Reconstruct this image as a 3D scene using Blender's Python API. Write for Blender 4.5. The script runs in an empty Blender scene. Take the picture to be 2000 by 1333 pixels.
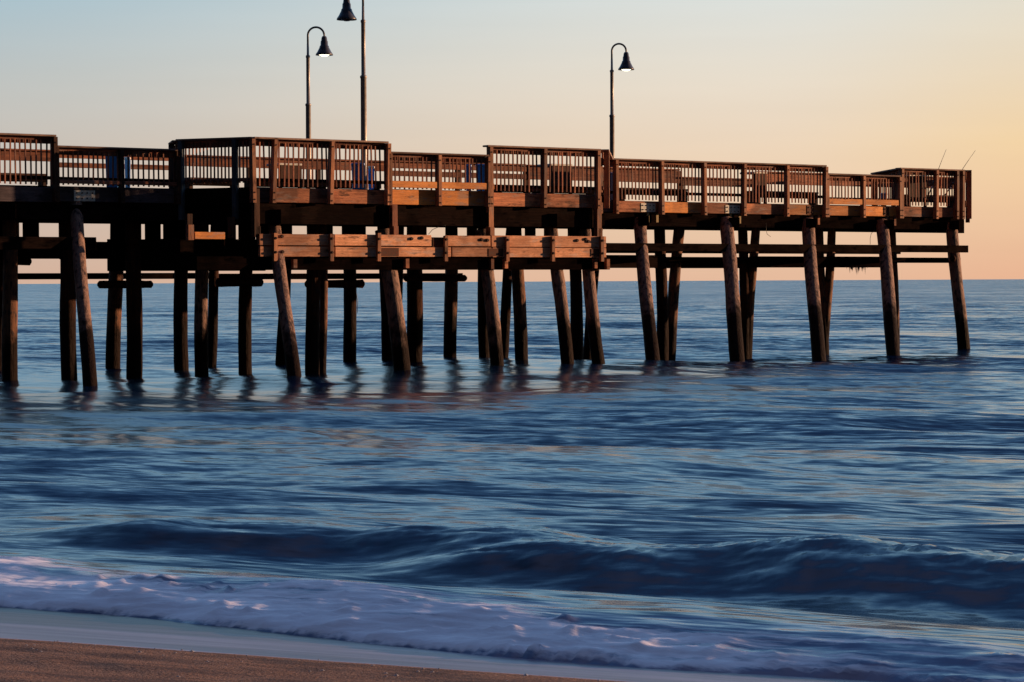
import bpy, math, random
import numpy as np
from mathutils import Vector, Matrix
random.seed(7)
R = math.radians
sc = bpy.context.scene
COL = sc.collection

# ------------------------------------------------------------------ camera
F = 4800.0                      # focal length in photo pixels (photo is 2000 wide)
EYE = 2.0                       # camera height above mean water
def horizon(px): return 555.0 - 0.0047 * px
cam = bpy.data.cameras.new('camera'); cam_o = bpy.data.objects.new('camera', cam); COL.objects.link(cam_o)
cam.sensor_width = 36.0; cam.lens = 36.0 * F / 2000.0
cam.clip_start = 0.1; cam.clip_end = 80000
cam_o.location = (0, 0, EYE)
pitch = math.atan((666.5 - horizon(1000)) / F)
cam_o.rotation_mode = 'XYZ'
cam_o.matrix_world = Matrix.Translation((0, 0, EYE)) @ Matrix.Rotation(math.pi/2 - pitch, 4, 'X') @ Matrix.Rotation(-0.0047, 4, 'Z')
sc.camera = cam_o
sc.view_settings.view_transform = 'Standard'; sc.view_settings.look = 'None'
sc.view_settings.exposure = 0.4; sc.view_settings.gamma = 1.0
try:
    sc.cycles.use_denoising = True
    sc.cycles.max_bounces = 6
except Exception: pass

# ------------------------------------------------------------------ light
SUN_AZ = 74.0                   # degrees clockwise from +Y (to the right of the view)
SUN_EL = 5.5
sun = bpy.data.lights.new('sun', 'SUN'); sun_o = bpy.data.objects.new('sun', sun); COL.objects.link(sun_o)
sun.energy = 5.0; sun.angle = R(0.5); sun.color = (1.0, 0.56, 0.30)
sd = Vector((math.sin(R(SUN_AZ))*math.cos(R(SUN_EL)), math.cos(R(SUN_AZ))*math.cos(R(SUN_EL)), math.sin(R(SUN_EL))))
sun_o.rotation_euler = sd.to_track_quat('Z', 'Y').to_euler()
sun_o.location = (40, 10, 20)

world = bpy.data.worlds.new('World'); sc.world = world; world.use_nodes = True
nt = world.node_tree; nt.nodes.clear()
N = nt.nodes.new; L = nt.links.new
out = N('ShaderNodeOutputWorld'); bg = N('ShaderNodeBackground'); L(bg.outputs[0], out.inputs[0])
tc = N('ShaderNodeTexCoord')
sky = N('ShaderNodeTexSky'); sky.sky_type = 'NISHITA'; sky.sun_disc = False
sky.sun_elevation = R(SUN_EL); sky.sun_rotation = R(SUN_AZ); sky.dust_density = 1.5; sky.ozone_density = 3.0
sep = N('ShaderNodeSeparateXYZ'); L(tc.outputs['Generated'], sep.inputs[0])
def ramp(stops, fac):
    r = N('ShaderNodeValToRGB'); r.color_ramp.interpolation = 'B_SPLINE' if False else 'LINEAR'
    els = r.color_ramp.elements
    while len(els) > 1: els.remove(els[0])
    for i, (p, c) in enumerate(stops):
        c = tuple(x*(0.758 if p < .15 else .92 if p < .2 else 1) for x in c)   # the picture is exposed 0.4 stop up
        e = els[0] if i == 0 else els.new(p)
        e.position = p; e.color = (*c, 1)
    L(fac, r.inputs[0]); return r
def s2l(r, g, b):
    f = lambda c: (c/255/12.92) if c/255 <= 0.04045 else ((c/255+0.055)/1.055)**2.4
    return (f(r), f(g), f(b))
# elevation (z = sin) runs 0..0.12 inside the picture, the rest is overhead sky
left = ramp([(0.0, s2l(216,180,158)), (0.02, s2l(207,184,168)), (0.05, s2l(200,190,180)), (0.08, s2l(192,196,194)), (0.115, s2l(168,194,206)),
             (0.16, s2l(162,202,226)), (0.28, s2l(150,197,228)), (0.5, s2l(98,150,204)), (0.8, s2l(66,108,172)), (1.0, s2l(172,176,222))], sep.outputs['Z'])
mid = ramp([(0.0, s2l(234,190,160)), (0.02, s2l(236,200,168)), (0.05, s2l(240,214,186)), (0.085, s2l(234,224,208)), (0.115, s2l(222,226,222)),
             (0.16, s2l(160,198,224)), (0.28, s2l(144,192,222)), (0.5, s2l(98,150,204)), (0.8, s2l(66,108,172)), (1.0, s2l(172,176,222))], sep.outputs['Z'])
right = ramp([(0.0, s2l(236,182,148)), (0.02, s2l(240,196,158)), (0.055, s2l(246,213,166)), (0.085, s2l(238,219,190)), (0.115, s2l(228,222,206)),
              (0.16, s2l(178,206,222)), (0.28, s2l(162,202,226)), (0.5, s2l(98,150,204)), (0.8, s2l(66,108,172)), (1.0, s2l(172,176,222))], sep.outputs['Z'])
mr0 = N('ShaderNodeMapRange'); mr0.interpolation_type = 'SMOOTHSTEP'
mr0.inputs['From Min'].default_value = -0.26; mr0.inputs['From Max'].default_value = 0.12
L(sep.outputs['X'], mr0.inputs['Value'])
mx0 = N('ShaderNodeMix'); mx0.data_type = 'RGBA'
L(mr0.outputs[0], mx0.inputs[0]); L(left.outputs[0], mx0.inputs[6]); L(mid.outputs[0], mx0.inputs[7])
mr = N('ShaderNodeMapRange'); mr.interpolation_type = 'SMOOTHERSTEP'
mr.inputs['From Min'].default_value = 0.08; mr.inputs['From Max'].default_value = 0.24
L(sep.outputs['X'], mr.inputs['Value'])
mx = N('ShaderNodeMix'); mx.data_type = 'RGBA'
L(mr.outputs[0], mx.inputs[0]); L(mx0.outputs[2], mx.inputs[6]); L(right.outputs[0], mx.inputs[7])
# faint streaky unevenness of the air
sc_n = N('ShaderNodeTexNoise'); sc_m = N('ShaderNodeMapping'); sc_m.inputs['Scale'].default_value = (3, 3, 40)
L(tc.outputs['Generated'], sc_m.inputs[0]); L(sc_m.outputs[0], sc_n.inputs[0]); sc_n.inputs['Scale'].default_value = 1.5; sc_n.inputs['Detail'].default_value = 4
nr = N('ShaderNodeMapRange'); nr.inputs['To Min'].default_value = 0.95; nr.inputs['To Max'].default_value = 1.05; L(sc_n.outputs[0], nr.inputs[0])
mul = N('ShaderNodeMix'); mul.data_type = 'RGBA'; mul.blend_type = 'MULTIPLY'; mul.inputs[0].default_value = 1
L(mx.outputs[2], mul.inputs[6]); L(nr.outputs[0], mul.inputs[7])
# Nishita sky share
skm = N('ShaderNodeMix'); skm.data_type = 'RGBA'; skm.blend_type = 'MULTIPLY'; skm.inputs[0].default_value = 1
L(sky.outputs[0], skm.inputs[6]); skm.inputs[7].default_value = (0.12, 0.12, 0.12, 1)
ad = N('ShaderNodeMix'); ad.data_type = 'RGBA'; ad.inputs[0].default_value = 0.04
L(mul.outputs[2], ad.inputs[6]); L(skm.outputs[2], ad.inputs[7])
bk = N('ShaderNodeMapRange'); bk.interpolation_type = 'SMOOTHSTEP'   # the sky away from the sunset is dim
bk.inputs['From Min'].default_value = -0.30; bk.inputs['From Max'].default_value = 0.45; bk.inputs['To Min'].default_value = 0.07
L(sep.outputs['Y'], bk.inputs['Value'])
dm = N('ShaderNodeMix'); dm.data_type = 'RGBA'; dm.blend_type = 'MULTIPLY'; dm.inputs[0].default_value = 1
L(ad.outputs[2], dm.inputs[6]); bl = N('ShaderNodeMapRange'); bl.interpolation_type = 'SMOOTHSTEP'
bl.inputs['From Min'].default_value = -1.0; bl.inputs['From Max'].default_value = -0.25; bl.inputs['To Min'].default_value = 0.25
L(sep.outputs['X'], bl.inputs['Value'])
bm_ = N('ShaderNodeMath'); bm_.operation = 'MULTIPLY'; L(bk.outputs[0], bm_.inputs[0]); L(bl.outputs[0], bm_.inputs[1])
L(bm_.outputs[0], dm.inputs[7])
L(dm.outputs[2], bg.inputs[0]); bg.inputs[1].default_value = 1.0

# ------------------------------------------------------------------ materials
def new_mat(name):
    m = bpy.data.materials.new(name); m.use_nodes = True
    n = m.node_tree; n.nodes.clear()
    o = n.nodes.new('ShaderNodeOutputMaterial'); b = n.nodes.new('ShaderNodeBsdfPrincipled')
    n.links.new(b.outputs[0], o.inputs[0]); return m, n, b
def mixc(n, a, b, fac, blend='MIX'):
    x = n.nodes.new('ShaderNodeMix'); x.data_type = 'RGBA'; x.blend_type = blend
    for i, v in ((0, fac), (6, a), (7, b)):
        if isinstance(v, bpy.types.NodeSocket): n.links.new(v, x.inputs[i])
        elif isinstance(v, (int, float)): x.inputs[i].default_value = v
        else: x.inputs[i].default_value = (*v, 1)
    return x.outputs[2]
def rng(n, v, a, b, c, d, smooth=False):
    x = n.nodes.new('ShaderNodeMapRange')
    if smooth: x.interpolation_type = 'SMOOTHSTEP'
    n.links.new(v, x.inputs['Value'])
    x.inputs['From Min'].default_value = a; x.inputs['From Max'].default_value = b
    x.inputs['To Min'].default_value = c; x.inputs['To Max'].default_value = d
    return x.outputs[0]
def noise(n, vec, scale, detail=4, rough=.6, mscale=None, rot=None):
    t = n.nodes.new('ShaderNodeTexNoise'); t.inputs['Scale'].default_value = scale
    t.inputs['Detail'].default_value = detail; t.inputs['Roughness'].default_value = rough
    if mscale or rot:
        m = n.nodes.new('ShaderNodeMapping')
        if mscale: m.inputs['Scale'].default_value = mscale
        if rot: m.inputs['Rotation'].default_value = rot
        n.links.new(vec, m.inputs[0]); vec = m.outputs[0]
    n.links.new(vec, t.inputs['Vector']); return t.outputs[0]
def math_(n, op, a, b=0.0):
    x = n.nodes.new('ShaderNodeMath'); x.operation = op
    for i, v in enumerate((a, b)):
        if isinstance(v, bpy.types.NodeSocket): n.links.new(v, x.inputs[i])
        else: x.inputs[i].default_value = v
    return x.outputs[0]
def bump(n, h, strength, dist, prev=None):
    x = n.nodes.new('ShaderNodeBump'); x.inputs['Strength'].default_value = strength; x.inputs['Distance'].default_value = dist
    n.links.new(h, x.inputs['Height'])
    if prev is not None: n.links.new(prev, x.inputs['Normal'])
    return x.outputs[0]

def wood(name, c1, c2, c3, axis='X', rough=.75, stain=.5):
    """weathered timber: grain along one object axis, knots, stains, per-board tone"""
    m, n, b = new_mat(name)
    t = n.nodes.new('ShaderNodeTexCoord'); v = t.outputs['Object']
    oi = n.nodes.new('ShaderNodeObjectInfo'); rnd = oi.outputs['Random']
    add = n.nodes.new('ShaderNodeVectorMath'); add.operation = 'ADD'; n.links.new(v, add.inputs[0])
    cmb = n.nodes.new('ShaderNodeCombineXYZ')
    s = math_(n, 'MULTIPLY', rnd, 37.0)
    for i in range(3): n.links.new(s, cmb.inputs[i])
    n.links.new(cmb.outputs[0], add.inputs[1]); v = add.outputs[0]
    ms = {'X': (1.2, 22, 22), 'Z': (22, 22, 1.2)}[axis]
    g = noise(n, v, 1.6, 6, .65, ms)
    big = noise(n, v, 1.7, 3, .55)
    med = noise(n, v, 6.0, 4, .6, {'X': (.5, 1.6, 1.6), 'Z': (1.6, 1.6, .5)}[axis])
    col = mixc(n, c1, c2, rng(n, g, .35, .65, 0, 1))
    col = mixc(n, col, c3, math_(n, 'MULTIPLY', rng(n, big, .42, .60, 0, 1, True), stain))
    col = mixc(n, col, (c3[0]*.35, c3[1]*.3, c3[2]*.3), rng(n, med, .57, .70, 0, .75, True))
    gr = noise(n, v, 2.6, 4, .65, {'X': (.6, 2.2, 2.2), 'Z': (2.2, 2.2, .6)}[axis])
    lum = sum(c1)/3
    col = mixc(n, col, (lum*.75, lum*.70, lum*.72), rng(n, gr, .52, .66, 0, .6, True))
    fine = noise(n, v, 9, 4, .7, ms)
    col = mixc(n, col, (c3[0]*.5, c3[1]*.5, c3[2]*.5), rng(n, fine, .52, .64, 0, .7, True))
    col = mixc(n, col, mixc(n, (.48, .42, .42), (1.3, 1.16, 1.05), rnd), 1.0, 'MULTIPLY')
    n.links.new(col, b.inputs['Base Color'])
    n.links.new(rng(n, g, .3, .7, rough-.12, rough+.12), b.inputs['Roughness'])
    b.inputs['Specular IOR Level'].default_value = .25 if c1[0] > .05 else .0
    n.links.new(bump(n, g, .5, .006), b.inputs['Normal'])
    return m
M = {}
M['rail_h'] = wood('weathered_rail_timber', (.44,.19,.12), (.20,.085,.06), (.06,.03,.03))
M['rail_v'] = wood('weathered_baluster_timber', (.46,.21,.14), (.24,.11,.08), (.07,.035,.035), 'Z')
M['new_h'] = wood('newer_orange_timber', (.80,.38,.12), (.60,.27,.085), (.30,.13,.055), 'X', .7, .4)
M['new_v'] = wood('newer_upright_timber', (.52,.27,.16), (.36,.18,.11), (.16,.08,.06), 'Z', .7, .4)
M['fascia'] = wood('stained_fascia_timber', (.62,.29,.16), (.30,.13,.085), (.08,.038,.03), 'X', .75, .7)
M['fascia_dark'] = wood('shaded_fascia_timber', (.14,.13,.17), (.075,.072,.10), (.03,.028,.04), 'X', .8, .6)  # cool, dark tone of shaded boards put into the colour
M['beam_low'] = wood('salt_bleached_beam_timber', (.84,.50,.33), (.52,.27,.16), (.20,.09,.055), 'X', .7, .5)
M['cap'] = wood('silvered_cap_timber', (.42,.34,.30), (.28,.21,.18), (.12,.09,.08), 'X', .8, .5)
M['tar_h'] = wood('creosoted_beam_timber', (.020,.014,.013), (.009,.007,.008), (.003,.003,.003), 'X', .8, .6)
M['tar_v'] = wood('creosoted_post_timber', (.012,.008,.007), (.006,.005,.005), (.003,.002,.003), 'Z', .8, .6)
M['teal'] = wood('blue_green_timber', (.10,.16,.22), (.06,.10,.15), (.03,.045,.06), 'Z', .8, .5)  # plain blue-green tone for the corner posts
M['brown_v'] = wood('dark_brown_post_timber', (.085,.042,.03), (.05,.027,.02), (.02,.012,.01), 'Z', .8, .5)

def pile_mat(name, c1, c2, wet):
    m, n, b = new_mat(name)
    t = n.nodes.new('ShaderNodeTexCoord'); v = t.outputs['Object']
    geo = n.nodes.new('ShaderNodeNewGeometry'); sp = n.nodes.new('ShaderNodeSeparateXYZ'); n.links.new(geo.outputs['Position'], sp.inputs[0])
    oi = n.nodes.new('ShaderNodeObjectInfo'); rnd = oi.outputs['Random']
    g = noise(n, v, 2.0, 6, .7, (14, 14, .7)); big = noise(n, v, 2.2, 4, .6)
    spot = noise(n, v, 9.0, 4, .6, (1.4, 1.4, .6))
    col = mixc(n, c1, c2, rng(n, g, .35, .65, 0, 1))
    col = mixc(n, col, (.03,.02,.022), rng(n, spot, .50, .66, 0, .92, True))
    # wet, weed-dark foot with a ragged edge
    z = math_(n, 'ADD', sp.outputs['Z'], math_(n, 'MULTIPLY', math_(n, 'SUBTRACT', big, .5), 1.7))
    z = math_(n, 'ADD', z, math_(n, 'MULTIPLY', rnd, .5))
    wf = rng(n, z, wet-.15, wet+.5, 1, 0, True)
    col = mixc(n, col, (.016,.010,.009), wf)
    n.links.new(col, b.inputs['Base Color'])
    n.links.new(rng(n, wf, 0, 1, .75, .6), b.inputs['Roughness'])
    n.links.new(rng(n, wf, 0, 1, .2 if c1[0] > .08 else .05, .03), b.inputs['Specular IOR Level'])
    h = math_(n, 'ADD', g, math_(n, 'MULTIPLY', spot, 1.2))
    n.links.new(bump(n, h, .9, .03), b.inputs['Normal'])
    return m
M['pile_grey'] = pile_mat('salt_greyed_pile', (.36,.23,.18), (.14,.09,.085), 1.15)
M['pile_brown'] = pile_mat('brown_pile', (.26,.12,.065), (.09,.042,.03), 1.1)
M['pile_dark'] = pile_mat('creosoted_pile', (.075,.030,.016), (.025,.012,.009), 1.4)

def plain(name, c, rough=.5, metal=0, var=.3, nscale=8, bumpd=0, spec=.5):
    m, n, b = new_mat(name)
    t = n.nodes.new('ShaderNodeTexCoord')
    g = noise(n, t.outputs['Object'], nscale, 5, .6)
    n.links.new(mixc(n, tuple(x*(1-var) for x in c), tuple(min(1, x*(1+var)) for x in c), rng(n, g, .3, .7, 0, 1)), b.inputs['Base Color'])
    n.links.new(rng(n, g, .3, .7, rough*.85, min(1, rough*1.15)), b.inputs['Roughness']); b.inputs['Metallic'].default_value = metal
    b.inputs['Specular IOR Level'].default_value = spec
    if bumpd: n.links.new(bump(n, g, .6, bumpd), b.inputs['Normal'])
    return m
M['lamp_paint'] = plain('dark_blue_grey_lamp_paint', (.05,.055,.08), .38, .0, .2)
M['pole_paint'] = plain('weathered_pole_metal', (.30,.28,.27), .4, .1, .2)
M['galv'] = plain('galvanised_plate', (.62,.64,.60), .6, .0, .35, 14)
M['rust'] = plain('rusty_iron', (.085,.025,.012), .85, .0, .6, 20, .004)
M['bolt'] = plain('dark_rusted_bolt', (.03,.012,.01), .8, .1, .4, 20)
M['bronze'] = plain('yellowed_bracket', (.20,.15,.06), .6, .2, .3, 12)
M['blue'] = plain('blue_plastic', (.07,.36,1.0), .45, 0, .15)
M['paleblue'] = plain('pale_blue_plastic', (.25,.38,.62), .5, 0, .15)
M['white'] = plain('white_plastic', (.7,.68,.66), .5, 0, .1)
M['black'] = plain('black_rod', (.012,.011,.012), .4, 0, .2)
M['weed'] = plain('hanging_weed', (.012,.012,.008), .9, 0, .5, 20)
M['shell'] = plain('bleached_shell', (.42,.38,.36), .6, 0, .4, 40)
m, n, b = new_mat('lit_lamp_glass'); b.inputs['Base Color'].default_value = (1,.95,.85,1)
b.inputs['Emission Color'].default_value = (1.0,.90,.66,1); b.inputs['Emission Strength'].default_value = 2.2; M['glow'] = m
M['lampglass'] = plain('unlit_lamp_glass', (.12,.10,.09), .2, 0, .1)

# ------------------------------------------------------------------ helpers
def tag(o, label=None, cat=None, group=None, kind=None):
    if label: o['label'] = label
    if cat: o['category'] = cat
    if group: o['group'] = group
    if kind: o['kind'] = kind
    return o
def root(name, loc, label, cat, group=None):
    o = bpy.data.objects.new(name, None); COL.objects.link(o); o.location = loc; o.empty_display_size = .2
    return tag(o, label, cat, group)
def top_loc(o):
    v = Vector((0, 0, 0))
    while o is not None: v += o.location; o = o.parent
    return v
def link(name, me, mat, parent, loc, rot=None):
    o = bpy.data.objects.new(name, me); COL.objects.link(o)
    if mat is not None and not me.materials: me.materials.append(mat)
    loc = Vector(loc)
    mw = Matrix.Translation(loc)
    if rot is not None: mw = mw @ rot.to_4x4()
    if parent is not None:
        o.parent = parent
        mw = WORLD[parent.name].inverted() @ mw if parent.name in WORLD else Matrix.Translation(-parent.location) @ mw
        o.matrix_local = mw
        WORLD[o.name] = (WORLD[parent.name] if parent.name in WORLD else Matrix.Translation(parent.location)) @ mw
    else:
        o.matrix_local = mw
        WORLD[o.name] = mw
    return o
WORLD = {}
def mesh_from(name, verts, faces, smooth=False):
    me = bpy.data.meshes.new(name); me.from_pydata([tuple(v) for v in verts], [], faces)
    if smooth: me.polygons.foreach_set('use_smooth', [True]*len(me.polygons))
    me.update(); return me
CUBE_F = [(0,3,2,1),(4,5,6,7),(0,1,5,4),(1,2,6,5),(2,3,7,6),(3,0,4,7)]
def box_mesh(name, x0, x1, y0, y1, z0, z1, cham=.0):
    c = min(cham, (x1-x0)*.2, (y1-y0)*.2, (z1-z0)*.2)
    if c <= 0:
        V = [(x0,y0,z0),(x1,y0,z0),(x1,y1,z0),(x0,y1,z0),(x0,y0,z1),(x1,y0,z1),(x1,y1,z1),(x0,y1,z1)]
        return mesh_from(name, V, CUBE_F)
    import bmesh
    bm = bmesh.new()
    V = [bm.verts.new(v) for v in [(x0,y0,z0),(x1,y0,z0),(x1,y1,z0),(x0,y1,z0),(x0,y0,z1),(x1,y0,z1),(x1,y1,z1),(x0,y1,z1)]]
    for f in CUBE_F: bm.faces.new([V[i] for i in f])
    bmesh.ops.bevel(bm, geom=bm.edges[:], offset=c, segments=1, affect='EDGES')
    me = bpy.data.meshes.new(name); bm.to_mesh(me); bm.free(); return me

THETA = R(36.0)
D = Vector((math.cos(THETA), math.sin(THETA), 0)); NRM = Vector((math.sin(THETA), -math.cos(THETA), 0))
ROT = Matrix.Rotation(THETA, 3, 'Z')
class Line:
    """a vertical face of the pier in plan; px says where along it in photo pixels"""
    def __init__(s, px, h, off=0.0):
        Y = 3.1 * F / h; X = (px-1000)/F*Y
        s.p = Vector((X, Y, 0)) + NRM*off
    def at(s, px, out=0.0):
        p = s.p + NRM*out; k = (px-1000)/F
        t = (k*p.y - p.x)/(D.x - k*D.y)
        return p + D*t
    def z(s, px, py, out=0.0): return EYE + (horizon(px)-py)*s.at(px, out).y/F
LA = Line(175, 287); LM = Line(845, 270); LR = Line(1545, 226); LF = Line(1545, 226, -3.6)
CAP_HI, CAP_LO, DECK = EYE+3.10, EYE+2.88, EYE+2.04

def board(name, mat, parent, line, pa, pb, z0, z1, out=0.0, depth=.05, rot_extra=0, cham=.008, ext=0.0, mesh=None):
    """timber lying along a pier line from photo x pa to pb; its front face stands `out` proud of the line"""
    a = line.at(pa, out); b = line.at(pb, out)
    L_ = (b-a).length + 2*ext
    me = box_mesh(name, 0, L_, 0, depth, 0, z1-z0, cham)
    loc = a - D*ext; loc.z = z0
    r = ROT @ Matrix.Rotation(rot_extra, 3, 'Y')
    return link(name, me, mat, parent, loc, r)
def bar(name, mat, parent, p0, p1, w, h, cham=.006):
    """square timber between two points (grain along it)"""
    p0 = Vector(p0); p1 = Vector(p1); d = (p1-p0); L_ = d.length; x = d.normalized()
    up = Vector((0,0,1)) if abs(x.z) < .9 else NRM*-1
    y = up.cross(x).normalized(); z = x.cross(y)
    r = Matrix((x, y, z)).transposed()
    return link(name, box_mesh(name, 0, L_, -w/2, w/2, -h/2, h/2, cham), mat, parent, p0, r)
def upright(name, mat, parent, pos, z0, z1, w, d, out0, lean=0.0, cham=.006):
    """vertical timber: w along the pier, from out0 inward d, lean shifts the top along the pier"""
    L_ = z1-z0
    V = []
    for z, s in ((0, 0), (L_, lean)):
        V += [(s-w/2, 0, z), (s+w/2, 0, z), (s+w/2, d, z), (s-w/2, d, z)]
    me = mesh_from(name, V, CUBE_F)
    k_ = pos[0]/pos[1]; q_ = Vector(pos) + NRM*out0           # keep the column it was measured in
    loc = q_ + D*((k_*q_.y - q_.x)/(D.x - k_*D.y)); loc.z = z0
    return link(name, me, mat, parent, loc, ROT)
def tube_mesh(name, pts, radii, seg=12, caps=True, smooth=True, wob=0, rs=None):
    pts = [Vector(p) for p in pts]; V = []; Fc = []
    up = Vector((0.13, 0.99, 0.02))
    for i, p in enumerate(pts):
        t = (pts[min(i+1, len(pts)-1)] - pts[max(i-1, 0)]).normalized()
        a = t.cross(up).normalized(); b2 = t.cross(a)
        for k in range(seg):
            an = 2*math.pi*k/seg; r = radii[i]
            if wob: r *= 1 + wob*(rs.random()-.5)
            V.append(p + a*(r*math.cos(an)) + b2*(r*math.sin(an)))
    for i in range(len(pts)-1):
        for k in range(seg):
            k2 = (k+1) % seg
            Fc.append((i*seg+k, i*seg+k2, (i+1)*seg+k2, (i+1)*seg+k))
    if caps:
        Fc.append(tuple(range(seg))[::-1]); Fc.append(tuple((len(pts)-1)*seg+k for k in range(seg)))
    me = mesh_from(name, V, Fc)
    if smooth:
        for p in me.polygons: p.use_smooth = len(p.vertices) == 4
    return me
def tube(name, mat, parent, pts, radii, seg=12, **k):
    o = Vector(pts[0]); return link(name, tube_mesh(name, [Vector(p)-o for p in pts], radii, seg, **k), mat, parent, o)

# ------------------------------------------------------------------ numpy noise
_rng = np.random.RandomState(11); _lat = _rng.rand(512, 512)
def vnoise(x, y, seed=0):
    x = x + seed*17.31; y = y + seed*9.77
    xi = np.floor(x).astype(int); yi = np.floor(y).astype(int); fx = x-xi; fy = y-yi
    fx = fx*fx*fx*(fx*(fx*6-15)+10); fy = fy*fy*fy*(fy*(fy*6-15)+10)
    g = lambda a, b: _lat[a % 512, b % 512]
    return ((g(xi,yi)*(1-fx)+g(xi+1,yi)*fx)*(1-fy) + (g(xi,yi+1)*(1-fx)+g(xi+1,yi+1)*fx)*fy)*2-1
def sst(a, b, x):
    t = np.clip((x-a)/(b-a), 0, 1); return t*t*(3-2*t)

# ------------------------------------------------------------------ shore geometry (world functions)
SA = R(25.0); CU, SU = math.cos(SA), math.sin(SA)     # u along the shore, v out to sea
def uv(x, y): return x*CU - y*SU, x*SU + y*CU
V_DRY = 9.62
def v_front(u): return 10.28 + .92*sst(-4.2, -8.4, u) + .07*vnoise(u*.9, u*0, 3) + .03*vnoise(u*3.1, u*0, 5)
def v_back(u):  return np.interp(u, [-14, -9.24, -6.88, -5.18, -3.8, -2.6, -1], [12.9, 12.3, 11.95, 11.25, 10.95, 10.75, 10.6])
def sand_h(x, y):
    u, v = uv(x, y)
    h = .30 + (V_DRY - v)*.065
    h = np.where(v > 13, .30+(V_DRY-13)*.065 - (v-13)*.12, h)
    dry = sst(V_DRY+.1, V_DRY-.5, v)
    h = h + dry*(.012*vnoise(u*1.1, v*2.2, 8) + .006*vnoise(u*4, v*7, 9)) + .004*vnoise(u*.6, v*2, 10)
    return h
def grid_obj(name, X, Y, Z, mat, attrs=None):
    r, c = X.shape
    me = bpy.data.meshes.new(name)
    co = np.stack([X, Y, Z], -1).reshape(-1, 3).astype(np.float32)
    i = np.arange(r*c).reshape(r, c)
    q = np.stack([i[:-1,:-1], i[:-1,1:], i[1:,1:], i[1:,:-1]], -1).reshape(-1, 4)
    me.vertices.add(len(co)); me.vertices.foreach_set('co', co.ravel())
    me.loops.add(q.size); me.loops.foreach_set('vertex_index', q.ravel().astype(np.int32))
    me.polygons.add(len(q)); me.polygons.foreach_set('loop_start', np.arange(0, q.size, 4, dtype=np.int32))
    me.polygons.foreach_set('loop_total', np.full(len(q), 4, dtype=np.int32))
    me.polygons.foreach_set('use_smooth', np.ones(len(q), dtype=bool))
    me.update(calc_edges=True)
    for k, a in (attrs or {}).items():
        at = me.attributes.new(k, 'FLOAT', 'POINT'); at.data.foreach_set('value', a.ravel().astype(np.float32))
    me.materials.append(mat)
    o = bpy.data.objects.new(name, me); COL.objects.link(o); return o

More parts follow.
